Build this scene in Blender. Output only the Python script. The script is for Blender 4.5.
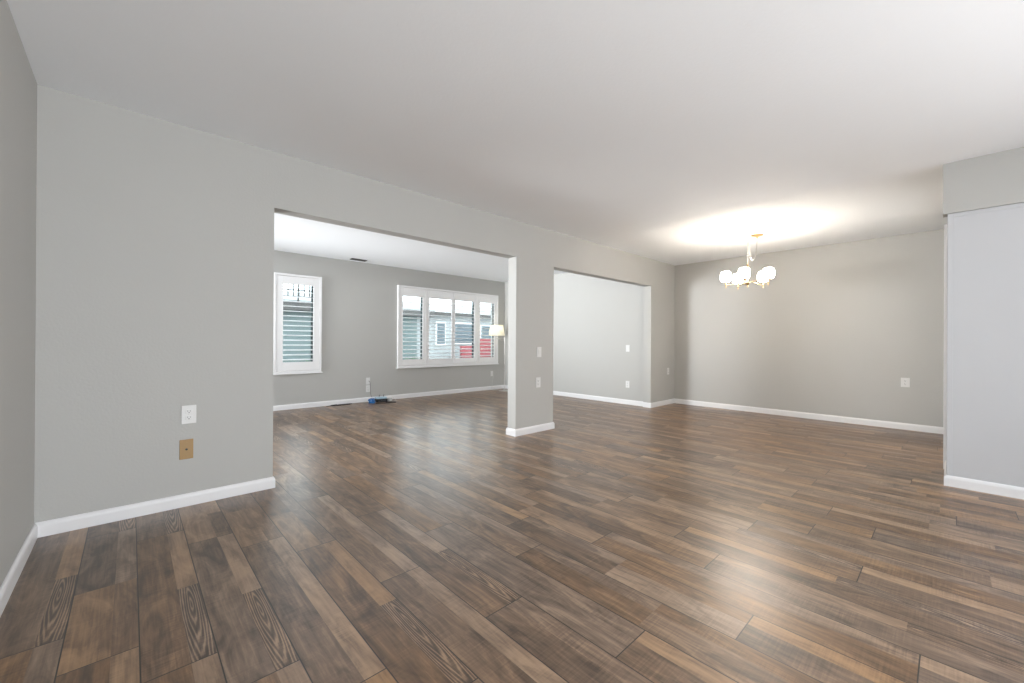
import bpy, bmesh, math, random
from mathutils import Vector, Matrix
random.seed(7)
R = math.radians
for o in list(bpy.data.objects): bpy.data.objects.remove(o, do_unlink=True)
S = bpy.context.scene
COL = S.collection

# ---------------------------------------------------------------- camera
H = 2.44
A, C = 3.356, 7.014             # plane of the dividing wall, plane of the far window wall
X0, X3, X5 = -0.374, 7.077, 6.295
X1O, X2O, X3O, X4O = 0.760, 3.188, 3.828, 6.2385
T = 0.132
HZ1, HZ2 = 2.033, 1.999
XB, YB = 4.50, 0.046
FPX = 409.34
yaw, pitch, roll = R(42.98), R(0.075), R(0.308)
fw = Vector((math.sin(yaw)*math.cos(pitch), math.cos(yaw)*math.cos(pitch), math.sin(pitch)))
rt = Vector((math.cos(yaw), -math.sin(yaw), 0))
up = rt.cross(fw)
rt2 = rt*math.cos(roll)+up*math.sin(roll); up2 = -rt*math.sin(roll)+up*math.cos(roll)
cd = bpy.data.cameras.new('camera'); cam = bpy.data.objects.new('camera', cd); COL.objects.link(cam)
cd.sensor_width = 36; cd.sensor_fit = 'HORIZONTAL'; cd.lens = FPX*36/1024; cd.clip_start = 0.02
M = Matrix((rt2, up2, -fw)).transposed().to_4x4(); M.translation = Vector((0, 0, 1.0665))
cam.matrix_world = M
S.camera = cam

# ---------------------------------------------------------------- world, daylight and added fill lamps
w = bpy.data.worlds.new('world'); S.world = w; w.use_nodes = True
bg = w.node_tree.nodes['Background']; bg.inputs[0].default_value = (0.86, 0.93, 1.0, 1); bg.inputs[1].default_value = 5.0
S.view_settings.view_transform = 'Standard'; S.view_settings.look = 'None'
S.view_settings.exposure = 0.12; S.view_settings.gamma = 1.0; S.view_settings.use_curve_mapping = False

def area(name, loc, rot, sx, sy, power, col=(1, 1, 1), spread=180):
    l = bpy.data.lights.new(name, 'AREA'); l.shape = 'RECTANGLE'; l.size = sx; l.size_y = sy; l.energy = power; l.color = col; l.spread = R(spread)
    o = bpy.data.objects.new(name, l); o.location = loc; o.rotation_euler = rot; COL.objects.link(o)
    return o
# daylight entering by the windows the photo does not show (each sits in a window opening)
area('daylight_back_window', (1.9, -5.48, 1.35), (R(90+32), 0, 0), 3.7, 1.7, 60, (0.96, 0.98, 1.0))
area('daylight_far_left_window', (-1.97, 6.15, 1.25), (0, R(-90-7), R(-5)), 1.6, 1.2, 47, (0.95, 0.98, 1.0), 47)
area('daylight_far_left_window', (-1.95, 6.0, 1.25), (0, R(-90-4), R(-35)), 1.6, 1.5, 50, (0.97, 0.99, 1.0), 66)  # second beam added in the same opening to brighten the dining wall
# fill lamps added low behind the camera to lift the ceiling and left wall
area('fill_behind_camera', (3.5, -3.2, 0.7), (R(180), R(-62), 0), 1.2, 3.4, 94, (0.95, 0.975, 1.0))
b_ = area('fill_behind_camera', (0.95, -2.3, 0.25), (0, 0, 0), 2.2, 2.2, 118, (0.97, 0.985, 1.0))
b_.rotation_euler = Vector((-0.28, 0.52, 0.80)).to_track_quat('-Z', 'Y').to_euler()
# fill lamp added behind the closet doorway to even out the dining wall
area('fill_doorway', (5.54, -0.16, 1.0), (R(90), 0, R(-20)), 0.70, 1.8, 8, (1.0, 0.98, 0.95))

# ---------------------------------------------------------------- materials
MATS = {}
def mat(name, col, rough=0.5, metal=0.0, emis=None, es=0.0, bump=None, spec=0.5, var=0.0):
    if name in MATS: return MATS[name]
    m = bpy.data.materials.new(name); m.use_nodes = True; nt = m.node_tree; b = nt.nodes['Principled BSDF']
    b.inputs['Roughness'].default_value = rough; b.inputs['Metallic'].default_value = metal
    b.inputs['Specular IOR Level'].default_value = spec
    b.inputs['Base Color'].default_value = (*col, 1)
    tc = nt.nodes.new('ShaderNodeTexCoord')
    if var:
        n = nt.nodes.new('ShaderNodeTexNoise'); n.inputs['Scale'].default_value = 3.0; n.inputs['Detail'].default_value = 3
        nt.links.new(tc.outputs['Object'], n.inputs['Vector'])
        mp = nt.nodes.new('ShaderNodeMapRange'); mp.inputs['To Min'].default_value = 1-var; mp.inputs['To Max'].default_value = 1+var
        nt.links.new(n.outputs['Fac'], mp.inputs['Value'])
        vm = nt.nodes.new('ShaderNodeVectorMath'); vm.operation = 'SCALE'; vm.inputs[0].default_value = col
        nt.links.new(mp.outputs[0], vm.inputs['Scale']); nt.links.new(vm.outputs[0], b.inputs['Base Color'])
    if bump:
        n = nt.nodes.new('ShaderNodeTexNoise'); n.inputs['Scale'].default_value = bump[0]; n.inputs['Detail'].default_value = 3
        nt.links.new(tc.outputs['Object'], n.inputs['Vector'])
        bp = nt.nodes.new('ShaderNodeBump'); bp.inputs['Strength'].default_value = bump[1]; bp.inputs['Distance'].default_value = bump[2]
        nt.links.new(n.outputs['Fac'], bp.inputs['Height']); nt.links.new(bp.outputs[0], b.inputs['Normal'])
    if emis:
        b.inputs['Emission Color'].default_value = (*emis, 1); b.inputs['Emission Strength'].default_value = es
    MATS[name] = m; return m
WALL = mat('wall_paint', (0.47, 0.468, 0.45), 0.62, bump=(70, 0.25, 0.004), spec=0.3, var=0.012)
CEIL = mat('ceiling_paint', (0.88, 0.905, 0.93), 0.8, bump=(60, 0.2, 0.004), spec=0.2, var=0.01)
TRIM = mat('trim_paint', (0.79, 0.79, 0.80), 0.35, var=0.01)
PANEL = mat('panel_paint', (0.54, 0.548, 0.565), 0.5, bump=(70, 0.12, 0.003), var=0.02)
SHUT = mat('shutter_paint', (0.84, 0.84, 0.845), 0.4, var=0.01)
PLATE = mat('white_plate_plastic', (0.70, 0.70, 0.69), 0.35, var=0.01)
TAN = mat('tan_plate_plastic', (0.36, 0.225, 0.09), 0.45, var=0.04)
SLOT = mat('dark_slot', (0.03, 0.03, 0.03), 0.6, var=0.05)
BRASS = mat('brushed_brass', (0.72, 0.50, 0.24), 0.3, 1.0, var=0.05)
NICKEL = mat('pale_metal', (0.66, 0.65, 0.63), 0.35, 0.9, var=0.04)
BLACK = mat('black_plastic', (0.012, 0.012, 0.016), 0.4, var=0.1)
BLUE = mat('blue_cable_plastic', (0.03, 0.16, 0.42), 0.45, var=0.1)
PALEBLUE = mat('pale_blue_plastic', (0.42, 0.58, 0.70), 0.4, var=0.06)
GAPSHADE = mat('louver_gap_shade', (0.035, 0.06, 0.065), 0.5, var=0.1)
GREYCORD = mat('grey_cord', (0.16, 0.15, 0.14), 0.5, var=0.1)
CONCRETE = mat('patio_concrete', (0.34, 0.335, 0.32), 0.9, var=0.08)
SIDING = mat('pale_green_siding', (0.115, 0.150, 0.150), 0.8, var=0.04)
EAVE = mat('grey_eave_paint', (0.075, 0.07, 0.068), 0.8, var=0.05)
WHITEWALL = mat('white_stucco', (0.33, 0.34, 0.345), 0.9, var=0.03)
DARKGLASS = mat('dark_house_glass', (0.06, 0.085, 0.105), 0.4, var=0.1)
RED = mat('red_cushion', (0.24, 0.04, 0.05), 0.8, var=0.08)
LEAF = mat('shrub_leaf', (0.10, 0.17, 0.08), 0.8, var=0.2)
PINK = mat('pink_blossom', (0.30, 0.18, 0.21), 0.8, var=0.1)
OPAL = mat('lit_opal_glass', (0.9, 0.9, 0.88), 0.3, emis=(1.0, 0.89, 0.76), es=47.0)
BULB = mat('lit_bulb', (0.9, 0.9, 0.85), 0.3, emis=(1.0, 0.88, 0.70), es=9.0)

def glass_mat():
    m = bpy.data.materials.new('window_glass'); m.use_nodes = True; nt = m.node_tree; nt.nodes.clear()
    o = nt.nodes.new('ShaderNodeOutputMaterial'); mx = nt.nodes.new('ShaderNodeMixShader')
    t = nt.nodes.new('ShaderNodeBsdfTransparent'); t.inputs[0].default_value = (0.94, 0.98, 0.97, 1)
    g = nt.nodes.new('ShaderNodeBsdfGlossy'); g.inputs['Roughness'].default_value = 0.02
    fr = nt.nodes.new('ShaderNodeFresnel'); fr.inputs[0].default_value = 1.45
    nt.links.new(fr.outputs[0], mx.inputs[0]); nt.links.new(t.outputs[0], mx.inputs[1]); nt.links.new(g.outputs[0], mx.inputs[2])
    nt.links.new(mx.outputs[0], o.inputs[0]); return m
GLASS = glass_mat()
def shade_mat():
    m = bpy.data.materials.new('pleated_shade_fabric'); m.use_nodes = True; nt = m.node_tree; nt.nodes.clear()
    o = nt.nodes.new('ShaderNodeOutputMaterial'); mx = nt.nodes.new('ShaderNodeMixShader'); mx.inputs[0].default_value = 0.55
    d = nt.nodes.new('ShaderNodeBsdfDiffuse'); d.inputs[0].default_value = (0.90, 0.88, 0.80, 1)
    t = nt.nodes.new('ShaderNodeBsdfTranslucent'); t.inputs[0].default_value = (0.95, 0.93, 0.84, 1)
    nt.links.new(d.outputs[0], mx.inputs[1]); nt.links.new(t.outputs[0], mx.inputs[2]); nt.links.new(mx.outputs[0], o.inputs[0]); return m
SHADE = shade_mat()

# floor: face attributes (tone, ring amount, seed) and two UV maps feed one procedural wood
def floor_mat():
    m = bpy.data.materials.new('wood_plank_floor'); m.use_nodes = True; nt = m.node_tree; N = nt.nodes; L = nt.links
    b = N['Principled BSDF']
    def math_(op, a, c=None, clamp=False):
        n = N.new('ShaderNodeMath'); n.operation = op; n.use_clamp = clamp
        for i, v in enumerate((a, c)):
            if v is None: continue
            if isinstance(v, (int, float)): n.inputs[i].default_value = v
            else: L.new(v, n.inputs[i])
        return n.outputs[0]
    at = N.new('ShaderNodeAttribute'); at.attribute_name = 'tone'
    sp = N.new('ShaderNodeSeparateColor'); L.new(at.outputs['Color'], sp.inputs[0])
    tone, ring, seed = sp.outputs[0], sp.outputs[1], sp.outputs[2]
    uv = N.new('ShaderNodeUVMap'); uv.uv_map = 'grain'
    ue = N.new('ShaderNodeUVMap'); ue.uv_map = 'edge'
    def mapped(sx, sy):
        mp = N.new('ShaderNodeMapping'); mp.inputs['Scale'].default_value = (sx, sy, 1); L.new(uv.outputs[0], mp.inputs[0]); return mp.outputs[0]
    def noise(vec, sc, det, dist=0.0, rough=0.6):
        n = N.new('ShaderNodeTexNoise'); n.inputs['Scale'].default_value = sc; n.inputs['Detail'].default_value = det
        n.inputs['Distortion'].default_value = dist; n.inputs['Roughness'].default_value = rough; L.new(vec, n.inputs['Vector']); return n.outputs['Fac']
    fine = noise(mapped(85, 3.2), 1.0, 5, 0.5)
    broad = noise(mapped(13, 3.4), 1.0, 6, 1.3)
    saw = noise(mapped(5, 130), 1.0, 2, 0.3)
    patch = noise(mapped(6, 3), 1.0, 2, 0.5)
    wv = N.new('ShaderNodeTexWave'); wv.wave_type = 'RINGS'; wv.rings_direction = 'Z'; wv.inputs['Scale'].default_value = 8.0; wv.inputs['Distortion'].default_value = 4.5
    wv.inputs['Detail'].default_value = 2; wv.inputs['Detail Scale'].default_value = 1.2
    L.new(mapped(5.6, 0.42), wv.inputs['Vector'])
    rings = math_('POWER', wv.outputs['Fac'], 1.6)
    rf = math_('MULTIPLY', math_('SUBTRACT', rings, 0.6), math_('MULTIPLY', ring, 0.48))
    v = math_('ADD', tone, math_('MULTIPLY', math_('SUBTRACT', fine, 0.5), 0.6))
    v = math_('ADD', v, math_('MULTIPLY', math_('SUBTRACT', broad, 0.5), 1.05))
    sw = math_('MULTIPLY', math_('SUBTRACT', saw, 0.5), math_('MULTIPLY', math_('SUBTRACT', patch, 0.38), 1.6, True))
    v = math_('ADD', v, sw)
    v = math_('ADD', v, rf, True)
    cr = N.new('ShaderNodeValToRGB'); e = cr.color_ramp.elements
    e[0].position = 0.0; e[0].color = (0.022, 0.014, 0.009, 1)
    e[1].position = 1.0; e[1].color = (0.46, 0.31, 0.19, 1)
    for pos, c in ((0.25, (0.080, 0.049, 0.031)), (0.5, (0.195, 0.125, 0.080)), (0.75, (0.355, 0.235, 0.150))):
        x = e.new(pos); x.color = (*c, 1)
    L.new(v, cr.inputs[0])
    # some boards are greyer
    hs = N.new('ShaderNodeHueSaturation'); L.new(cr.outputs[0], hs.inputs['Color'])
    L.new(math_('ADD', 0.90, math_('MULTIPLY', seed, 0.4)), hs.inputs['Saturation'])
    # grooves
    se = N.new('ShaderNodeSeparateXYZ'); L.new(ue.outputs[0], se.inputs[0])
    dx = math_('MULTIPLY', math_('MINIMUM', se.outputs[0], math_('SUBTRACT', 1.0, se.outputs[0])), 0.1962)
    dy = math_('MULTIPLY', math_('MINIMUM', se.outputs[1], math_('SUBTRACT', 1.0, se.outputs[1])), 1.229)
    d = math_('MINIMUM', dx, dy)
    gr = math_('DIVIDE', math_('SUBTRACT', d, 0.0012), 0.0015, True)
    mx = N.new('ShaderNodeMix'); mx.data_type = 'RGBA'; L.new(gr, mx.inputs[0]); mx.inputs[6].default_value = (0.008, 0.006, 0.005, 1)
    L.new(hs.outputs[0], mx.inputs[7]); L.new(mx.outputs[2], b.inputs['Base Color'])
    b.inputs['Specular IOR Level'].default_value = 0.95
    rg = math_('ADD', 0.26, math_('MULTIPLY', fine, 0.12)); L.new(rg, b.inputs['Roughness'])
    bp = N.new('ShaderNodeBump'); bp.inputs['Strength'].default_value = 0.22; bp.inputs['Distance'].default_value = 0.0012
    hgt = math_('ADD', math_('MULTIPLY', fine, 0.4), math_('MULTIPLY', gr, 0.8)); L.new(hgt, bp.inputs['Height']); L.new(bp.outputs[0], b.inputs['Normal'])
    return m
FLOOR = floor_mat()

# ---------------------------------------------------------------- helpers
def obj(name, bm, m, parent=None, kind=None, smooth=False):
    me = bpy.data.meshes.new(name); bmesh.ops.recalc_face_normals(bm, faces=bm.faces[:]); bm.to_mesh(me); bm.free()
    me.materials.append(m)
    if smooth:
        for p in me.polygons: p.use_smooth = True
        me.set_sharp_from_angle(angle=R(40))
    o = bpy.data.objects.new(name, me); COL.objects.link(o)
    if parent: o.parent = parent
    if kind: o['kind'] = kind
    return o
def tag(o, label, cat, group=None):
    o['label'] = label; o['category'] = cat
    if group: o['group'] = group
    return o
def thing(name, label, cat, loc=(0, 0, 0), rotz=0, group=None):
    o = bpy.data.objects.new(name, None); COL.objects.link(o); o.location = loc; o.rotation_euler = (0, 0, rotz)
    o.empty_display_size = 0.05
    return tag(o, label, cat, group)
def box(bm, x0, x1, y0, y1, z0, z1, bev=0.0, mtx=None):
    r = bmesh.ops.create_cube(bm, size=1.0)
    vs = r['verts']
    for v in vs: v.co = Vector(((x0+x1)/2+v.co.x*(x1-x0), (y0+y1)/2+v.co.y*(y1-y0), (z0+z1)/2+v.co.z*(z1-z0)))
    if bev:
        es = list({e for v in vs for e in v.link_edges})
        rb = bmesh.ops.bevel(bm, geom=es, offset=bev, segments=2, affect='EDGES', profile=0.5)
        vs = list({v for f in rb['faces'] for v in f.verts})
    if mtx is not None: bmesh.ops.transform(bm, matrix=mtx, verts=vs)
    return vs
def bx(*a, **k): bm = bmesh.new(); box(bm, *a, **k); return bm
def lathe(bm, prof, c=(0, 0, 0), n=24, close=True):
    rings = []
    for r, z in prof:
        if r < 1e-5: rings.append([bm.verts.new((c[0], c[1], c[2]+z))])
        else: rings.append([bm.verts.new((c[0]+r*math.cos(2*math.pi*i/n), c[1]+r*math.sin(2*math.pi*i/n), c[2]+z)) for i in range(n)])
    for a, b in zip(rings, rings[1:]):
        for i in range(n):
            j = (i+1) % n
            if len(a) == 1 and len(b) == 1: continue
            if len(a) == 1: bm.faces.new((a[0], b[i], b[j]))
            elif len(b) == 1: bm.faces.new((a[i], b[0], a[j]))
            else: bm.faces.new((a[i], a[j], b[j], b[i]))
    if close:
        if len(rings[0]) > 1: bm.faces.new(rings[0])
        if len(rings[-1]) > 1: bm.faces.new(rings[-1])
def tube(bm, pts, r, n=8, closed=False):
    pts = [Vector(p) for p in pts]; rings = []; prev = None; m = len(pts)
    for i, p in enumerate(pts):
        a = pts[(i-1) % m] if (closed or i > 0) else p; b = pts[(i+1) % m] if (closed or i < m-1) else p
        t = (b-a).normalized()
        if prev is None:
            prev = t.orthogonal().normalized()
        nrm = (prev-t*prev.dot(t)).normalized(); prev = nrm; bn = t.cross(nrm)
        rad = r[i] if isinstance(r, (list, tuple)) else r
        rings.append([bm.verts.new(p+(nrm*math.cos(2*math.pi*k/n)+bn*math.sin(2*math.pi*k/n))*rad) for k in range(n)])
    prs = list(zip(rings, rings[1:]))
    if closed: prs.append((rings[-1], rings[0]))
    for a, b in prs:
        for k in range(n): bm.faces.new((a[k], a[(k+1) % n], b[(k+1) % n], b[k]))
    if not closed: bm.faces.new(rings[0]); bm.faces.new(rings[-1])
def smooth_path(ctrl, per=8):
    P = [Vector(c) for c in ctrl]; P = [P[0]]+P+[P[-1]]; out = []
    for i in range(1, len(P)-2):
        for k in range(per):
            t = k/per; a, b, c, d = P[i-1:i+3]
            out.append(0.5*((2*b)+(-a+c)*t+(2*a-5*b+4*c-d)*t*t+(-a+3*b-3*c+d)*t**3))
    out.append(P[-2]); return out
def wall(name, axis, pos, thick, u0, u1, z0, z1, holes=(), m=WALL, kind='structure'):
    """slab normal to `axis`, its face at pos, growing by thick; holes are (ua,ub,za,zb)"""
    us = sorted({u0, u1, *[h[0] for h in holes], *[h[1] for h in holes]}); zs = sorted({z0, z1, *[h[2] for h in holes], *[h[3] for h in holes]})
    us = [u for u in us if u0 <= u <= u1]; zs = [z for z in zs if z0 <= z <= z1]
    bm = bmesh.new(); V = {}
    def vert(d, u, z):
        k = (d, u, z)
        if k not in V:
            a = pos+thick*d; V[k] = bm.verts.new((a, u, z) if axis == 'x' else (u, a, z))
        return V[k]
    def solid(i, j):
        if i < 0 or j < 0 or i >= len(us)-1 or j >= len(zs)-1: return False
        u, z = (us[i]+us[i+1])/2, (zs[j]+zs[j+1])/2
        return not any(h[0] < u < h[1] and h[2] < z < h[3] for h in holes)
    for i in range(len(us)-1):
        for j in range(len(zs)-1):
            if not solid(i, j): continue
            a, b, c, d = us[i], us[i+1], zs[j], zs[j+1]
            for s in (0, 1): bm.faces.new((vert(s, a, c), vert(s, b, c), vert(s, b, d), vert(s, a, d)))
            if not solid(i-1, j): bm.faces.new((vert(0, a, c), vert(1, a, c), vert(1, a, d), vert(0, a, d)))
            if not solid(i+1, j): bm.faces.new((vert(0, b, c), vert(1, b, c), vert(1, b, d), vert(0, b, d)))
            if not solid(i, j-1): bm.faces.new((vert(0, a, c), vert(1, a, c), vert(1, b, c), vert(0, b, c)))
            if not solid(i, j+1): bm.faces.new((vert(0, a, d), vert(1, a, d), vert(1, b, d), vert(0, b, d)))
    return obj(name, bm, m, kind=kind)
BT = 0.080
PROF = [(0, 0.0), (0.014, 0.0), (0.014, BT-0.022), (0.0115, BT-0.012), (0.007, BT-0.003), (0.004, BT), (0, BT)]
def baseboard(name, path, closed=False):
    """path: xy points along the wall foot, room on the left-hand side of the walk"""
    P = [Vector(p).to_2d() for p in path]; n = len(P); bm = bmesh.new(); rings = []
    for i in range(n):
        dirs = []
        if closed or i > 0: dirs.append((P[i]-P[(i-1) % n]).normalized())
        if closed or i < n-1: dirs.append((P[(i+1) % n]-P[i]).normalized())
        ns = [Vector((-d.y, d.x)) for d in dirs]
        if len(ns) == 1: off = ns[0]
        else:
            s = ns[0]+ns[1]; off = s/(1+ns[0].dot(ns[1]))
        rings.append([bm.verts.new((P[i].x+off.x*d, P[i].y+off.y*d, z+0.0005)) for d, z in PROF])
    prs = list(zip(rings, rings[1:]))+([(rings[-1], rings[0])] if closed else [])
    for a, b in prs:
        for k in range(len(PROF)):
            j = (k+1) % len(PROF); bm.faces.new((a[k], a[j], b[j], b[k]))
    if not closed: bm.faces.new(rings[0]); bm.faces.new(rings[-1])
    return obj(name, bm, TRIM, kind='structure')

# ---------------------------------------------------------------- shell
def build_floor():
    me = bpy.data.meshes.new('floor'); PW, PL = 0.1962, 1.229
    known = {-2: 0.931, -1: 0.697, 0: .479, 1: .254, 2: .025, 3: 1.021, 4: .487, 5: 1.2235, 6: .771, 7: .243, 8: .526, 9: .070, 10: .795, 11: 1.036, 12: .286, 13: .793}
    rnd = random.Random(21)
    verts, faces, grain, edge, tones = [], [], [], [], []
    def add(x0, x1, y0, y1, kx, jy, tone, ring, seed):
        x0c, x1c, y0c, y1c = max(x0, -2.6), min(x1, 7.3), max(y0, -5.7), min(y1, 7.15)
        if x1c <= x0c or y1c <= y0c: return
        i = len(verts); verts.extend([(x0c, y0c, 0), (x1c, y0c, 0), (x1c, y1c, 0), (x0c, y1c, 0)]); faces.append((i, i+1, i+2, i+3))
        ox, oy = rnd.uniform(-40, 40), rnd.uniform(-40, 40)
        cx, cy = (x0+x1)/2, (y0+y1)/2
        for (x, y) in ((x0c, y0c), (x1c, y0c), (x1c, y1c), (x0c, y1c)):
            if ring > 0.5: grain.append((x-cx+rnd_off[0], y-cy-0.10))
            else: grain.append((x-cx+ox, y-cy+oy))
            edge.append(((x-kx)/PW, (y-jy)/PL)); tones.append((tone, ring, seed, 1))
    rnd_off = [0.0]; known_last = 0.3
    for k in range(-14, 38):
        kx = 0.028+PW*k; off = known.get(k, None)
        if off is None:
            off = (known_last+rnd.choice((0.23, 0.45, 0.74, 0.98)))
        known_last = off % PL
        sx = kx+0.124
        n0 = int((-5.8-off)/PL)-1
        for n in range(n0, n0+14):
            jy = off+n*PL; y1 = jy+PL
            if y1 < -5.7 or jy > 7.15: continue
            rnd_off[0] = rnd.uniform(-0.01, 0.01)
            pr = rnd.choice('ABCD')
            if k in (-2, 0, 1) and jy > 1.2 and jy < 2.6: pr = 'A'
            if k == -1 and 1.5 < jy < 2.5: pr = 'B'
            if k in (0, -1) and jy < 1.0 and jy > 0: pr = 'C'
            if k == 2 and 1.0 < jy < 2: pr = 'D'
            if k == 3 and jy > 0.9 and jy < 1.1: pr = 'A'
            s1, s2, s3, s4 = [rnd.random() for _ in range(4)]
            j = lambda a=0.06: rnd.uniform(-a, a)
            if pr == 'A':
                add(kx, sx, jy, y1, kx, jy, 0.42+j(), 0, s1)
                add(sx, kx+PW, jy, jy+0.545, kx, jy, 0.50+j(0.03), 1.0, s2*0.4)
                add(sx, kx+PW, jy+0.545, y1, kx, jy, 0.68+j(), 0, s3)
            elif pr == 'B':
                add(kx, sx, jy, jy+0.56, kx, jy, 0.58+j(), 0, s1)
                add(kx, sx, jy+0.56, y1, kx, jy, 0.38+j(), 0, s2)
                add(sx, kx+PW, jy, jy+0.56, kx, jy, 0.43+j(), 0, s3)
                add(sx, kx+PW, jy+0.56, y1, kx, jy, 0.55+j(), 0, s4*0.5)
            elif pr == 'C':
                add(kx, sx, jy, jy+0.70, kx, jy, 0.54+j(), 0, s1)
                add(kx, sx, jy+0.70, y1, kx, jy, 0.44+j(), 0, s2)
                add(sx, kx+PW, jy, jy+0.40, kx, jy, 0.37+j(), 0, s3)
                add(sx, kx+PW, jy+0.40, y1, kx, jy, 0.60+j(), 0, s4)
            else:
                add(kx, sx, jy, y1, kx, jy, 0.47+j(), 0, s1)
                add(sx, kx+PW, jy, y1, kx, jy, 0.58+j(0.12), 0, s2)
    me.from_pydata(verts, [], faces)
    for nm, dat in (('grain', grain), ('edge', edge)):
        u = me.uv_layers.new(name=nm)
        for i, v in enumerate(dat): u.data[i].uv = v
    ca = me.color_attributes.new('tone', 'FLOAT_COLOR', 'CORNER')
    for i, v in enumerate(tones): ca.data[i].color = v
    me.materials.append(FLOOR)
    o = bpy.data.objects.new('floor', me); COL.objects.link(o); o['kind'] = 'structure'
build_floor()
obj('foundation', bx(-2.6, 7.3, -5.7, 7.15, -0.12, -0.002), CONCRETE, kind='structure')

def build_ceiling():
    # one slab; a low swelling of the plaster runs along the line where the dining area begins
    bm = bmesh.new(); xs = [-2.6, 3.9]; k = 24
    w0, w1 = XB-0.32, XB+0.22
    xs += [w0+(w1-w0)*i/k for i in range(k+1)]+[7.3]
    def zz(x, y):
        if x <= w0 or x >= w1 or y > A: return H
        t = (x-w0)/(w1-w0); return H-0.020*math.sin(math.pi*t)**2
    ys = [-5.7, YB, 0.9, 1.6, 2.4, A, 7.15]
    amp = {-5.7: 0, YB: 0.5, 0.9: 0.8, 1.6: 1, 2.4: 0.4, A: 0, 7.15: 0}
    g = [[bm.verts.new((x, y, H+(zz(x, y)-H)*amp[y])) for y in ys] for x in xs]
    for i in range(len(xs)-1):
        for j in range(len(ys)-1): bm.faces.new((g[i][j], g[i+1][j], g[i+1][j+1], g[i][j+1]))
    # upper skin
    a = [bm.verts.new((x, y, H+0.12)) for x, y in ((-2.6, -5.7), (7.3, -5.7), (7.3, 7.15), (-2.6, 7.15))]; bm.faces.new(a)
    return obj('ceiling', bm, CEIL, kind='structure', smooth=True)
build_ceiling()

wall('wall_left', 'x', X0, -0.14, -5.64, A, 0, H)
wall('wall_middle', 'y', A, T, -2.14, X3, 0, H, [(X1O, X2O, 0, HZ1), (X3O, X4O, 0, HZ2)])
wall('wall_right', 'x', X3, 0.14, -5.64, A+T, 0, H)
W1 = (1.665, 2.19, 0.66, 2.02)      # window holes in the far wall
W2 = (3.68, 6.02, 0.66, 2.02)
wall('wall_far', 'y', C, 0.16, -2.14, X5+0.14, 0, H, [W1, W2])
wall('wall_far_right', 'x', X5, 0.14, A+T, C, 0, H)
wall('wall_far_left', 'x', -2.0, -0.14, A+T, C, 0, H, [(4.4, 6.8, 0.35, 2.25)])
wall('wall_back', 'y', -5.5, -0.14, X0, X3, 0, H, [(0.0, 4.0, 0.4, 2.3)])
# closet block on the right, header above it, wall with a doorway running to the right wall
YS = 0.022
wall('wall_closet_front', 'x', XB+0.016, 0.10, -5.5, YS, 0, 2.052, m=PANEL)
wall('wall_closet_side', 'y', YS, -0.10, XB+0.116, X3, 0, H, [(5.14, 5.94, 0, 2.03)])
obj('wall_header', bx(XB, XB+0.116, -5.5, YB, 2.052, H), WALL, kind='structure')
def trims():
    # raised strips framing the closet panel
    bm = bmesh.new(); xf = XB+0.016
    box(bm, xf-0.005, xf, YS-0.030, YS-0.001, BT+0.002, 2.050, 0.0015)
    box(bm, xf-0.005, xf, -1.8, YS-0.031, 2.022, 2.050, 0.0015)
    obj('trim_1', bm, PANEL, kind='structure')
    # casing round the closet doorway
    bm = bmesh.new()
    box(bm, 5.08, 5.14, YS, YS+0.022, 0.001, 2.09, 0.002); box(bm, 5.94, 6.0, YS, YS+0.022, 0.001, 2.09, 0.002)
    box(bm, 5.1405, 5.9395, YS, YS+0.014, 2.03, 2.09, 0.002)
    obj('trim_2', bm, TRIM, kind='structure')
trims()
baseboard('baseboard_left', [(X0, A-0.014), (X0, -5.48)])
baseboard('baseboard_middle_left', [(X1O, A+T), (X1O, A), (X0, A)])
baseboard('baseboard_column', [(X3O, A), (X2O, A), (X2O, A+T), (X3O, A+T)], closed=True)
baseboard('baseboard_middle_right', [(X3-0.014, A), (X4O, A), (X4O, A+T)])
baseboard('baseboard_right', [(X3, YS+0.001), (X3, A)])
baseboard('baseboard_far_right', [(X5, A+T), (X5, C-0.014)])
baseboard('baseboard_far', [(X5, C), (-1.98, C)])
baseboard('baseboard_closet_front', [(XB+0.016, -5.48), (XB+0.016, YS), (5.08, YS)])
baseboard('baseboard_closet_side', [(X3-0.014, YS), (6.001, YS)])

# windows of the unseen walls (frames round the daylight)
def plain_window(name, axis, pos, u0, u1, z0, z1, mull=3):
    bm = bmesh.new(); f = 0.05
    def b(ua, ub, za, zb):
        if axis == 'x': box(bm, pos-0.03, pos+0.03, ua, ub, za, zb, 0.003)
        else: box(bm, ua, ub, pos-0.03, pos+0.03, za, zb, 0.003)
    b(u0, u1, z0, z0+f); b(u0, u1, z1-f, z1); b(u0, u0+f, z0+f, z1-f); b(u1-f, u1, z0+f, z1-f)
    for i in range(1, mull): u = u0+(u1-u0)*i/mull; b(u-0.02, u+0.02, z0+f, z1-f)
    return obj(name, bm, TRIM, kind='structure')
plain_window('window_3', 'x', -2.12, 4.4, 6.8, 0.35, 2.25)
plain_window('window_4', 'y', -5.60, 0.0, 4.0, 0.4, 2.3)

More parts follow.
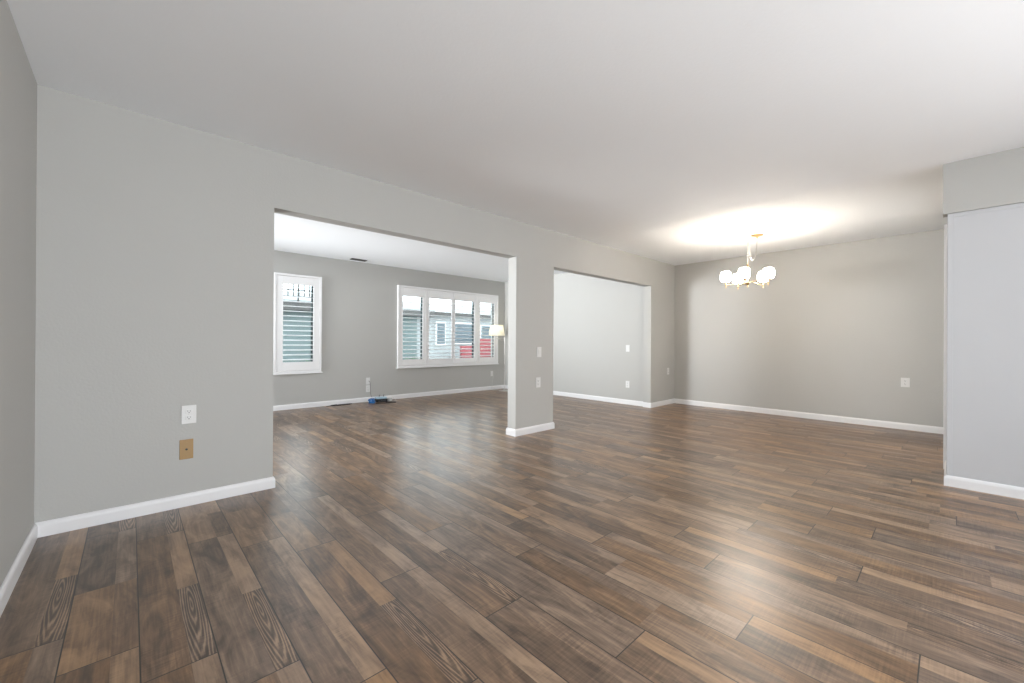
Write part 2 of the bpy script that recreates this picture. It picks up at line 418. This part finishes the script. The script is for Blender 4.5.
# ---------------------------------------------------------------- shuttered windows on the far wall
def window(name, ox0, ox1, oz0, oz1, hole, opens, zlo, zhi, gap_bars, frame_label):
    """name: structure root; opens: [(xa,xb)] louvre openings"""
    root = bpy.data.objects.new(name, None); COL.objects.link(root); root.location = ((ox0+ox1)/2, C, oz0); root['kind'] = 'structure'
    def ch(nm, bm, m, par=root):
        o = obj(nm, bm, m, par)
        if par is root: o.matrix_parent_inverse = Matrix.Translation(root.location).inverted()
        return o
    yf = C-0.034          # front of the shutter frame
    bm = bmesh.new(); f = 0.034
    box(bm, ox0, ox0+f, yf, C, oz0, oz1, 0.004); box(bm, ox1-f, ox1, yf, C, oz0, oz1, 0.004)
    box(bm, ox0+f, ox1-f, yf, C, oz1-f, oz1, 0.004); box(bm, ox0+f, ox1-f, yf, C, oz0, oz0+f, 0.004)
    ch('shutter_frame', bm, SHUT)
    ch('window_sill', bx(ox0-0.012, ox1+0.015, C-0.045, C, oz0-0.018, oz0-0.0005, bev=0.004), SHUT)
    # T-posts
    groups = []
    n = len(opens)
    if n == 4:
        posts = [((opens[0][1]+opens[1][0])/2), ((opens[2][1]+opens[3][0])/2)]
        bm = bmesh.new()
        for px in posts: box(bm, px-0.017, px+0.017, yf+0.001, C-0.001, oz0+f+0.001, oz1-f-0.001, 0.003)
        ch('shutter_post', bm, SHUT)
        ed = [ox0+f, posts[0]-0.017, posts[0]+0.017, (opens[1][1]+opens[2][0])/2, (opens[1][1]+opens[2][0])/2, posts[1]-0.017, posts[1]+0.017, ox1-f]
    else: ed = [ox0+f, ox1-f]
    ys0, ys1 = C-0.029, C-0.003
    for i, (a, b) in enumerate(opens):
        L_, R_ = ed[2*i]+0.002, ed[2*i+1]-0.002
        zt, zb = oz1-f-0.003, oz0+f+0.003
        bm = bmesh.new()
        box(bm, L_, a, ys0, ys1, zb, zt, 0.003); box(bm, b, R_, ys0, ys1, zb, zt, 0.003)
        box(bm, a, b, ys0, ys1, zhi, zt, 0.002); box(bm, a, b, ys0, ys1, zb, zlo, 0.002)
        pn = ch('shutter_panel', bm, SHUT)
        bm = bmesh.new(); nl = 16; pit = (zhi-zlo)/nl; yc = (ys0+ys1)/2+0.006
        for k in range(nl):
            zc = zlo+pit*(k+0.5); th = R(12)
            mt = Matrix.Translation((0, yc, zc)) @ Matrix.Rotation(th, 4, 'X')
            ring = [(math.cos(t)*0.037, math.sin(t)*0.0055) for t in [2*math.pi*q/12 for q in range(12)]]
            va = [bm.verts.new(mt @ Vector((a+0.003, y, z))) for y, z in ring]; vb = [bm.verts.new(mt @ Vector((b-0.003, y, z))) for y, z in ring]
            for q in range(12): bm.faces.new((va[q], va[(q+1) % 12], vb[(q+1) % 12], vb[q]))
            bm.faces.new(va); bm.faces.new(vb)
        lo = obj('louvers', bm, SHUT, pn, smooth=True)
        tr = obj('hinge', bx(L_-0.004, L_+0.004, ys0-0.004, ys0+0.001, zb+0.10, zb+0.16, bev=0.001), SHUT, pn)
    # glazing: pane and frame, plus dark bars standing in for shaded louver gaps
    hx0, hx1, hz0, hz1 = hole
    bm = bmesh.new(); s = 0.032; y0, y1 = C+0.075, C+0.11
    box(bm, hx0, hx0+s, y0, y1, hz0, hz1); box(bm, hx1-s, hx1, y0, y1, hz0, hz1)
    box(bm, hx0+s, hx1-s, y0, y1, hz1-s, hz1); box(bm, hx0+s, hx1-s, y0, y1, hz0, hz0+s)
    ch('window_frame', bm, TRIM)
    for sx in gap_bars:
        ch('gap_shade_bar', bx(sx-0.008, sx+0.008, C+0.066, C+0.118, hz0+s, hz1-s, bev=0.002), GAPSHADE)
    bm = bx(hx0+s*0.5, hx1-s*0.5, C+0.090, C+0.094, hz0+s*0.5, hz1-s*0.5); ch('window_pane', bm, GLASS)
    return root
window('window_1', 1.585, 2.275, 0.565, 2.105, W1, [(1.710, 2.150)], 0.735, 1.945, [2.19-0.030], '')
window('window_2', 3.618, 6.080, 0.580, 2.115, W2, [(3.720, 4.145), (4.290, 4.820), (4.905, 5.405), (5.560, 5.965)], 0.727, 1.920, [4.185, 5.455, 6.012-0.0], '')

# ---------------------------------------------------------------- wall plates
def plate_bm(w=0.070, h=0.115, t=0.006):
    return bx(-w/2, w/2, -t, 0, -h/2, h/2, bev=0.0022)      # face looks to -Y
def slot(bm, x, z, w, h): box(bm, x-w/2, x+w/2, -0.0091, -0.006, z-h/2, z+h/2)
def outlet(loc, rz, label, group=None, w=0.070, h=0.115, m=PLATE, kind='duplex'):
    t = thing({'duplex': 'power_outlet', 'switch': 'light_switch', 'coax': 'cable_wall_plate', 'blank': 'blank_wall_plate', 'jack': 'phone_wall_plate'}[kind], label,
              {'duplex': 'outlet', 'switch': 'light switch', 'coax': 'wall plate', 'blank': 'wall plate', 'jack': 'wall plate'}[kind], loc, rz, group)
    obj('cover_plate', plate_bm(w, h), m, t)
    if kind == 'duplex':
        for s in (1, -1):
            f = obj('socket', bx(-0.017, 0.017, -0.0085, -0.0055, s*0.020-0.0135, s*0.020+0.0135, bev=0.001), m, t)
            bm = bmesh.new(); slot(bm, -0.0065, s*0.020+0.003, 0.0022, 0.009); slot(bm, 0.0065, s*0.020+0.003, 0.0022, 0.007)
            slot(bm, 0.0, s*0.020-0.007, 0.005, 0.005); obj('slot', bm, SLOT, f)
        bm = bmesh.new(); lathe(bm, [(0.003, 0), (0.0025, 0.001), (0, 0.0012)], n=10)
        bmesh.ops.transform(bm, matrix=Matrix.Translation((0, -0.006, 0)) @ Matrix.Rotation(R(90), 4, 'X'), verts=bm.verts); obj('screw', bm, NICKEL, t)
    elif kind == 'switch':
        bm = bmesh.new(); box(bm, -0.0165, 0.0165, -0.009, -0.0055, -0.033, 0.033, 0.001)
        bmesh.ops.transform(bm, matrix=Matrix.Rotation(R(2), 4, 'X'), verts=bm.verts); obj('rocker', bm, m, t)
    elif kind in ('coax', 'jack'):
        bm = bmesh.new(); lathe(bm, [(0.0065, 0), (0.0065, 0.004), (0.0045, 0.004), (0.0045, 0.009), (0, 0.009)], n=12)
        bmesh.ops.transform(bm, matrix=Matrix.Translation((0, -0.006, 0.0)) @ Matrix.Rotation(R(90), 4, 'X'), verts=bm.verts)
        obj('jack', bm, BLACK if kind == 'jack' else NICKEL, t)
        for s in (1, -1):
            bm = bmesh.new(); lathe(bm, [(0.0035, 0), (0.003, 0.001), (0, 0.0012)], n=10)
            bmesh.ops.transform(bm, matrix=Matrix.Translation((0, -0.006, s*0.042)) @ Matrix.Rotation(R(90), 4, 'X'), verts=bm.verts); obj('screw', bm, m, t)
    return t
outlet((0.278, A, 0.588), 0, 'white power outlet on the grey wall left of the wide opening, above the tan plate', w=0.076, h=0.118)
outlet((0.2665, A, 0.366), 0, 'tan brown wall plate with a dark jack, below the white outlet at left', w=0.070, h=0.126, m=TAN, kind='jack')
outlet((3.568, A, 0.948), 0, 'upper white wall plate, a light switch on the column between the two openings', kind='switch', w=0.076, h=0.12)
outlet((3.555, A, 0.587), 0, 'lower white wall plate, an outlet on the column between the two openings', w=0.076, h=0.12)
outlet((X5, 3.815, 0.968), R(-90), 'white light switch on the bright side wall seen through the right opening', kind='switch')
outlet((X5, 3.815, 0.345), R(-90), 'white power outlet on the bright side wall seen through the right opening, below the switch')
outlet((6.835, A, 0.575), 0, 'small white outlet on the narrow wall piece right of the right opening, near the corner')
outlet((X3, 0.390, 0.588), R(-90), 'white power outlet alone on the long dining wall near the closet block', w=0.080)
pl = outlet((3.068, C, 0.365), 0, 'upper white wall plate on the far wall above the router and cables', kind='coax', w=0.073, h=0.12)
outlet((3.068, C, 0.232), 0, 'lower white outlet on the far wall directly behind the router', w=0.073, h=0.12)
o = outlet((5.922, C, 0.358), 0, 'small white outlet on the far wall under the wide shuttered window by the floor lamp')
obj('plug', bx(-0.014, 0.014, -0.034, -0.0085, -0.034, -0.008, bev=0.003), PLATE, o)

# ---------------------------------------------------------------- ceiling register in the far room
t = thing('ceiling_vent', 'small ceiling air vent in the far room near the window wall', 'vent', (2.80, 6.80, H-0.012))
bm = bmesh.new(); vw, vd = 0.13, 0.05
box(bm, -vw, vw, -vd, -vd+0.014, 0, 0.012, 0.002); box(bm, -vw, vw, vd-0.014, vd, 0, 0.012, 0.002)
box(bm, -vw, -vw+0.014, -vd+0.014, vd-0.014, 0, 0.012, 0.002); box(bm, vw-0.014, vw, -vd+0.014, vd-0.014, 0, 0.012, 0.002)
obj('vent_frame', bm, EAVE, t)
bm = bmesh.new()
for i in range(5):
    y = -0.028+0.014*i
    box(bm, -vw+0.014, vw-0.014, y-0.006, y+0.006, 0.004, 0.0055, mtx=None)
obj('vent_slats', bm, EAVE, t)
obj('vent_duct', bx(-vw+0.014, vw-0.014, -vd+0.014, vd-0.014, 0.0105, 0.0118), SLOT, t)

# ---------------------------------------------------------------- chandelier
CX, CY = 5.493, 1.692
t = thing('chandelier', 'lit brass chandelier with five white globes hanging from the dining ceiling', 'chandelier', (CX, CY, 1.745))
def rel(p): return Vector(p)-Vector((CX, CY, 1.745))
Z = 0.0
bm = bmesh.new()       # central body, z relative to 1.745
lathe(bm, [(0, 0.0), (0.006, 0.004), (0.011, 0.014), (0.006, 0.024), (0.009, 0.032), (0.020, 0.040), (0.026, 0.052), (0.020, 0.064), (0.008, 0.072),
           (0.007, 0.12), (0.010, 0.125), (0.007, 0.13), (0.007, 0.21), (0.014, 0.225), (0.021, 0.245), (0.016, 0.262), (0.008, 0.272), (0.006, 0.29), (0, 0.292)], n=20)
obj('stem', bm, BRASS, t, smooth=True)
bm = bmesh.new(); tube(bm, [(0.014*math.cos(a), 0, 0.305+0.014*math.sin(a)) for a in [2*math.pi*i/16 for i in range(16)]], 0.0025, 8, True)
obj('top_ring', bm, BRASS, t, smooth=True)
RG = 0.236
tow = Vector((-CX, -CY, 0)).normalized(); side = Vector((CY, -CX, 0)).normalized()
for k in range(5):
    a = R(171-72*k)
    d = side*math.cos(a)+tow*math.sin(a)
    g = d*RG
    bm = bmesh.new()
    tube(bm, smooth_path([d*0.018+Vector((0, 0, 0.052)), d*0.07+Vector((0, 0, 0.074)), d*0.13+Vector((0, 0, 0.058)), d*0.20+Vector((0, 0, 0.040)), d*(RG-0.004)+Vector((0, 0, 0.046))], 6), 0.0034, 8)
    arm = obj('arm', bm, BRASS, t, smooth=True)
    bm = bmesh.new(); lathe(bm, [(0, 0), (0.004, 0.003), (0.007, 0.010), (0.0045, 0.018), (0.0045, 0.03), (0.008, 0.036), (0.008, 0.055), (0.005, 0.060), (0.018, 0.068), (0.030, 0.076), (0.030, 0.079), (0, 0.079)], (g.x, g.y, 0), n=18)
    obj('lamp_holder', bm, BRASS, arm, smooth=True)
    prof = [(0.028, 0.0), (0.046, 0.005), (0.058, 0.020), (0.0625, 0.045), (0.063, 0.070), (0.058, 0.100), (0.049, 0.118), (0.040, 0.125), (0.037, 0.125), (0.047, 0.115), (0.055, 0.098), (0.060, 0.07), (0.0595, 0.045), (0.055, 0.022), (0.028, 0.004)]
    bm = bmesh.new(); lathe(bm, prof, (g.x, g.y, 0.0795), n=28, close=False)
    vs = bm.verts[:]
    obj('globe_shade', bm, OPAL, t, smooth=True)
    bm = bmesh.new(); lathe(bm, [(0, 0), (0.012, 0.0), (0.013, 0.02), (0.026, 0.05), (0.028, 0.066), (0.018, 0.084), (0, 0.09)], (g.x, g.y, 0.0830), n=14)
    obj('bulb', bm, BULB, t, smooth=True)
    pl_ = bpy.data.lights.new('bulb_light', 'POINT'); pl_.energy = 0.9; pl_.color = (1.0, 0.89, 0.76); pl_.shadow_soft_size = 0.02
    po = bpy.data.objects.new('bulb_light', pl_); COL.objects.link(po); po.parent = t; po.location = (g.x, g.y, 0.0830+0.108)
# hook, chain, canopy
hook = rel((5.492, 1.692, H)); can = rel((5.80, 1.68, H))
bm = bmesh.new(); lathe(bm, [(0, -0.012), (0.012, -0.010), (0.017, -0.003), (0.017, 0)], hook, n=16)
tube(bm, [hook+Vector((0, 0, -0.012))]+[hook+Vector((0.013*math.sin(b), 0, -0.030+0.013*math.cos(b))) for b in [R(x) for x in range(0, 300, 25)]], 0.0028, 8)
obj('ceiling_hook', bm, NICKEL, t, smooth=True)
bm = bmesh.new(); lathe(bm, [(0, -0.045), (0.010, -0.043), (0.012, -0.028), (0.030, -0.024), (0.064, -0.014), (0.070, -0.004), (0.070, 0)], can, n=28)
obj('canopy', bm, BRASS, t, smooth=True)
def chain(pts, name):
    bm = bmesh.new(); P = pts; seg = [(b-a).length for a, b in zip(P, P[1:])]; tot = sum(seg); n = int(tot/0.024); acc = 0; k = 0
    def at(s):
        for a, b, l in zip(P, P[1:], seg):
            if s <= l: return a+(b-a)*(s/l), (b-a).normalized()
            s -= l
        return P[-1], (P[-1]-P[-2]).normalized()
    for i in range(n):
        c, d = at(tot*(i+0.5)/n); q = d.to_track_quat('Z', 'X').to_matrix().to_4x4()
        rotm = Matrix.Translation(c) @ q @ Matrix.Rotation(R(90*(i % 2)+35), 4, 'Z')
        L2, rr = 0.0085, 0.0065; loop = []
        for j in range(12):
            b = 2*math.pi*j/12; loop.append(rotm @ Vector((rr*math.cos(b), 0, rr*math.sin(b)+(L2 if math.sin(b) >= 0 else -L2))))
        tube(bm, loop, 0.0019, 6, True)
    obj(name, bm, NICKEL, t, smooth=True)
chain([hook+Vector((0, 0, -0.04)), Vector((0, 0, 0.318))], 'chain')
ca, hb = can+Vector((0, 0, -0.045)), hook+Vector((0.004, 0, -0.042))
low = Vector(rel((5.56, 1.675, 2.095)))
chain(smooth_path([ca, ca.lerp(low, 0.35)+Vector((0.03, 0, -0.10)), ca.lerp(low, 0.75)+Vector((0.02, 0, -0.07)), low, hb.lerp(low, 0.72)+Vector((-0.012, 0, 0.0)), hb], 8), 'swag_chain')

# ---------------------------------------------------------------- floor lamp
LX, LY = 5.955, 6.630
t = thing('floor_lamp', 'slim swing-arm floor lamp with a lit cream pleated shade in the far corner', 'floor lamp', (LX, LY, 0))
bm = bmesh.new(); lathe(bm, [(0.115, 0), (0.118, 0.006), (0.114, 0.014), (0.06, 0.022), (0.02, 0.03), (0.014, 0.045), (0, 0.047)], n=32); obj('base', bm, NICKEL, t, smooth=True)
bm = bmesh.new(); lathe(bm, [(0.008, 0.04), (0.008, 0.6), (0.011, 0.605), (0.011, 0.62), (0.007, 0.625), (0.007, 1.13), (0.012, 1.135), (0.012, 1.16), (0.005, 1.17), (0, 1.172)], n=14); obj('pole', bm, NICKEL, t, smooth=True)
sc = Vector((5.828-LX, 6.745-LY, 0))
pr = Vector((-sc.y, sc.x, 0)).normalized()
bm = bmesh.new(); tube(bm, smooth_path([(0, 0, 1.145), sc*0.3+pr*0.02+Vector((0, 0, 1.150)), sc*0.7+pr*0.02+Vector((0, 0, 1.140)), sc+Vector((0, 0, 1.145))], 6), 0.005, 8)
tube(bm, smooth_path([(0, 0, 1.115), sc*0.3-pr*0.02+Vector((0, 0, 1.105)), sc*0.7-pr*0.01+Vector((0, 0, 1.125)), sc+Vector((0, 0, 1.140))], 6), 0.004, 8)
obj('swing_arm', bm, NICKEL, t, smooth=True)
bm = bmesh.new(); lathe(bm, [(0.006, 1.13), (0.010, 1.14), (0.010, 1.155), (0.006, 1.16), (0.006, 1.19), (0.016, 1.20), (0.016, 1.245), (0, 1.246)], sc, n=14); obj('lamp_socket', bm, NICKEL, t, smooth=True)
bm = bmesh.new(); lathe(bm, [(0, 1.2465), (0.013, 1.2465), (0.015, 1.27), (0.030, 1.30), (0.030, 1.32), (0.018, 1.34), (0, 1.345)], sc, n=14); obj('light_bulb', bm, BULB, t, smooth=True)
bm = bmesh.new(); n = 72; lo, hi, lo2, hi2 = [], [], [], []
for i in range(n):
    a = 2*math.pi*i/n; q = 0.003*(1 if i % 2 else -1)
    for lst, r, z in ((lo, 0.172+q, 1.205), (hi, 0.136+q*0.7, 1.432)): lst.append(bm.verts.new((sc.x+r*math.cos(a), sc.y+r*math.sin(a), z)))
for i in range(n): j = (i+1) % n; bm.faces.new((lo[i], lo[j], hi[j], hi[i]))
pl_ = bpy.data.lights.new('lamp_light', 'POINT'); pl_.energy = 1.3; pl_.color = (1.0, 0.93, 0.80); pl_.shadow_soft_size = 0.03
po = bpy.data.objects.new('lamp_light', pl_); COL.objects.link(po); po.parent = t; po.location = sc+Vector((0, 0, 1.375))
sh = obj('lamp_shade', bm, SHADE, t); sh.modifiers.new('thick', 'SOLIDIFY').thickness = 0.0015
bm = bmesh.new(); tube(bm, [(sc.x+0.136*math.cos(a), sc.y+0.136*math.sin(a), 1.433) for a in [2*math.pi*i/32 for i in range(32)]], 0.002, 6, True)
for i in range(3):
    a = 2*math.pi*i/3; tube(bm, [sc+Vector((0, 0, 1.41)), sc+Vector((0.134*math.cos(a), 0.134*math.sin(a), 1.431))], 0.0015, 6)
tube(bm, [sc+Vector((0, 0, 1.346)), sc+Vector((0, 0, 1.412))], 0.002, 6)
obj('shade_ring', bm, NICKEL, sh, smooth=True)
bm = bmesh.new(); tube(bm, smooth_path([(0.0, 0.10, 0.010), (-0.02, 0.20, 0.0045), (-0.08, 0.30, 0.0045), (-0.06, 0.345, 0.0045), (-0.05, 0.362, 0.02), (-0.045, 0.352, 0.12), (-0.033, 0.335, 0.30), (-0.033, 0.35, 0.338)], 8), 0.0028, 6)
obj('power_cord', bm, PLATE, t, smooth=True)

# ---------------------------------------------------------------- router and cables by the far wall
RX, RY = 3.225, 6.84
t = thing('network_router', 'black and pale blue router box on the floor under the far wall plates', 'router', (RX, RY, 0), R(-8))
obj('body', bx(-0.085, 0.105, -0.06, 0.05, 0.003, 0.058, bev=0.008), BLACK, t)
obj('lid', bx(-0.090, 0.095, -0.05, 0.052, 0.0585, 0.088, bev=0.008), PALEBLUE, t)
bm = bmesh.new()
for i in range(6): box(bm, -0.05+0.02*i, -0.044+0.02*i, -0.0612, -0.0598, 0.02, 0.024)
obj('status_lights', bm, PLATE, t)
for sx in (-0.02, 0.055):
    bm = bmesh.new(); tube(bm, [(sx, 0.03, 0.088), (sx+0.005, 0.034, 0.10), (sx+0.012, 0.036, 0.125)], 0.005, 8); obj('antenna', bm, GREYCORD, t, smooth=True)
bm = bmesh.new()
for k in range(7):
    rr = 0.052+0.004*math.sin(k*2.1); zc = 0.006+0.011*k
    tube(bm, [(rr*math.cos(a)+0.006*math.sin(k), rr*0.85*math.sin(a)+0.005*math.cos(k*1.7), zc+0.006*math.sin(2*a+k)) for a in [2*math.pi*i/28 for i in range(28)]], 0.0055, 8, True)
o = obj('cable_coil', bm, BLUE, smooth=True); o.location = (3.045, 6.80, 0.001)
tag(o, 'coiled blue network cable on the floor at the left end of the router', 'cable')
t = thing('power_adapter', 'white power adapter on the floor right of the router by the baseboard', 'adapter', (3.40, 6.84, 0.0), R(20))
obj('adapter_body', bx(-0.035, 0.035, -0.025, 0.025, 0.002, 0.055, bev=0.006), PLATE, t)
obj('indicator', bx(-0.004, 0.004, -0.0262, -0.0248, 0.04, 0.044), BLACK, t)
bm = bmesh.new(); tube(bm, smooth_path([(0.03, 0.0, 0.05), (0.05, -0.01, 0.07), (0.08, -0.03, 0.03), (0.085, -0.08, 0.0045), (0.06, -0.095, 0.0045), (0.02, -0.075, 0.0045)], 8), 0.0035, 6)
obj('adapter_lead', bm, PLATE, t, smooth=True)
bm = bmesh.new(); tube(bm, smooth_path([(3.26, 6.72, 0.006), (3.33, 6.70, 0.006), (3.38, 6.68, 0.006), (3.41, 6.64, 0.006), (3.37, 6.60, 0.006), (3.22, 6.64, 0.006), (3.14, 6.66, 0.006), (3.06, 6.68, 0.006)], 8), 0.004, 6)
tag(obj('network_cable', bm, BLACK, smooth=True), 'black cable looping on the floor in front of the router', 'cable')
bm = bmesh.new(); tube(bm, smooth_path([(3.068, C-0.017, 0.365), (3.080, C-0.04, 0.36), (3.092, C-0.042, 0.30), (3.095, C-0.045, 0.2), (3.094, C-0.06, 0.13), (3.094, C-0.10, 0.092)], 8), 0.0035, 6)
tag(obj('coaxial_cable', bm, GREYCORD, smooth=True), 'thin grey cable hanging from the upper wall plate to the router', 'cable')
bm = bmesh.new(); tube(bm, smooth_path([(2.33, 6.90, 0.005), (2.43, 6.955, 0.005), (2.57, 6.975, 0.005), (2.70, 6.975, 0.005), (2.76, 6.94, 0.005), (2.67, 6.905, 0.005), (2.53, 6.89, 0.005), (2.45, 6.90, 0.005), (2.41, 6.93, 0.0125), (2.51, 6.955, 0.0125)], 8), 0.0048, 6)
tag(obj('black_cable', bm, BLACK, smooth=True), 'loose black cable lying along the far baseboard left of the router', 'cable')

# ---------------------------------------------------------------- outdoors beyond the shutters
obj('patio_ground', bx(-6, 22, C+0.17, 20, -0.25, -0.12), CONCRETE, kind='structure')
t = thing('neighbor_house', 'pale green neighbouring house with grey eave beyond the shuttered windows', 'house', (6, 12, -0.12))
def hs(nm, x0, x1, y0, y1, z0, z1, m, par=t, bev=0.0):
    return obj(nm, bx(x0-6, x1-6, y0-12, y1-12, z0+0.12, z1+0.12, bev=bev), m, par)
hs('wall', -2, 6.9, 12.0, 12.2, -0.12, 2.05, SIDING)
hs('wall', 6.9, 14, 12.05, 12.2, -0.12, 2.05, WHITEWALL)
hs('eave', -3, 7.4, 11.72, 12.25, 1.88, 2.08, EAVE)
hs('eave', 7.4001, 14.5, 11.78, 12.25, 1.95, 2.08, EAVE)
def hwin(x0, x1, z0, z1):
    f = hs('house_window', x0, x1, 11.98, 12.07, z0, z1, TRIM)
    p = obj('house_pane', bx(x0-6+0.04, x1-6-0.04, -0.028, -0.021, z0+0.16, z1+0.08), DARKGLASS, f)
hwin(7.62, 8.02, 0.95, 1.75); hwin(8.35, 9.30, 0.98, 1.75); hwin(9.55, 10.3, 0.95, 1.70)
bm = bmesh.new()
v = [bm.verts.new(c) for c in ((-9, -0.28, 2.20), (8.5, -0.28, 2.20), (8.5, 3, 2.75), (-9, 3, 2.75), (-9, -0.28, 2.26), (8.5, -0.28, 2.26), (8.5, 3, 2.81), (-9, 3, 2.81))]
for f in ((0, 1, 2, 3), (4, 5, 6, 7), (0, 1, 5, 4), (1, 2, 6, 5), (2, 3, 7, 6), (3, 0, 4, 7)): bm.faces.new([v[i] for i in f])
obj('roof', bm, WHITEWALL, t)
bm = bmesh.new()
for i in range(22): box(bm, -4.2+0.13*i-0.012, -4.2+0.13*i+0.012, -0.33, -0.30, 2.36, 2.78)
box(bm, -4.3, -1.3, -0.34, -0.29, 2.50, 2.53); box(bm, -4.3, -1.3, -0.34, -0.29, 2.76, 2.80); box(bm, -4.3, -1.3, -0.34, -0.29, 2.33, 2.36); 
for sx in (-4.3, -2.8, -1.33): box(bm, sx, sx+0.03, -0.34, -0.29, 2.21, 2.80)
obj('railing', bm, EAVE, t)
def garden_chair(loc, rz, label, top=1.05):
    t = thing('garden_chair', label, 'chair', loc, rz, 'red garden chairs on the patio')
    obj('seat', bx(-0.28, 0.28, -0.27, 0.27, 0.38, 0.50, bev=0.03), RED, t)
    bm = bx(-0.28, 0.28, 0.22, 0.32, 0.50, top, bev=0.03); obj('backrest', bm, RED, t)
    for sx in (-1, 1):
        for sy in (-1, 1): obj('leg', bx(sx*0.25-0.02, sx*0.25+0.02, sy*0.24-0.02, sy*0.24+0.02, 0, 0.385, bev=0.004), EAVE, t)
        obj('armrest', bx(sx*0.30-0.025, sx*0.30+0.025, -0.26, 0.28, 0.62, 0.66, bev=0.006), EAVE, t)
garden_chair((8.42, 11.0, -0.12), R(10), 'red garden chair outside, seen through the third shutter panel')
garden_chair((9.15, 11.1, -0.12), R(-15), 'red garden chair outside, seen through the rightmost shutter panel beside the lamp', 1.30)
def shrub(loc, s, label, seed):
    t = thing('flowering_shrub', label, 'shrub', loc, 0, 'shrubs against the neighbouring house')
    rr = random.Random(seed); bl = bmesh.new(); bf = bmesh.new()
    for i in range(420):
        th, ph = rr.uniform(0, 6.28), math.acos(rr.uniform(-0.5, 1)); q = s*rr.uniform(0.6, 1)
        c = Vector((q*math.sin(ph)*math.cos(th), q*0.6*math.sin(ph)*math.sin(th), s*0.75+q*math.cos(ph)*0.9))
        m_ = Matrix.Translation(c) @ Matrix.Rotation(rr.uniform(0, 6), 4, 'Z') @ Matrix.Rotation(rr.uniform(-1, 1), 4, 'X')
        tgt = bf if (i % 4 == 0) else bl; l = 0.05 if tgt is bl else 0.035
        vs = [tgt.verts.new(m_ @ Vector(p)) for p in ((-l, 0, 0), (0, -l*0.45, 0.008), (l, 0, 0), (0, l*0.45, 0.008))]; tgt.faces.new(vs)
    obj('foliage', bl, LEAF, t); obj('blossoms', bf, PINK, t)
    bm = bmesh.new()
    for i in range(5): tube(bm, [(0.02*i-0.04, 0, 0), (0.05*math.cos(i*1.3), 0.05*math.sin(i*1.3), s*0.4), (0.25*s*math.cos(i*1.3), 0.2*s*math.sin(i*1.3), s*0.9)], [0.014, 0.010, 0.004], 6)
    obj('stems', bm, GREYCORD, t)
shrub((3.55, 11.3, -0.12), 0.45, 'flowering shrub low outside the narrow left window', 3)
shrub((6.45, 11.4, -0.12), 0.46, 'flowering shrub outside, seen through the leftmost panel of the wide window', 5)
shrub((7.45, 11.45, -0.12), 0.34, 'flowering shrub outside, seen through the second panel of the wide window', 8)
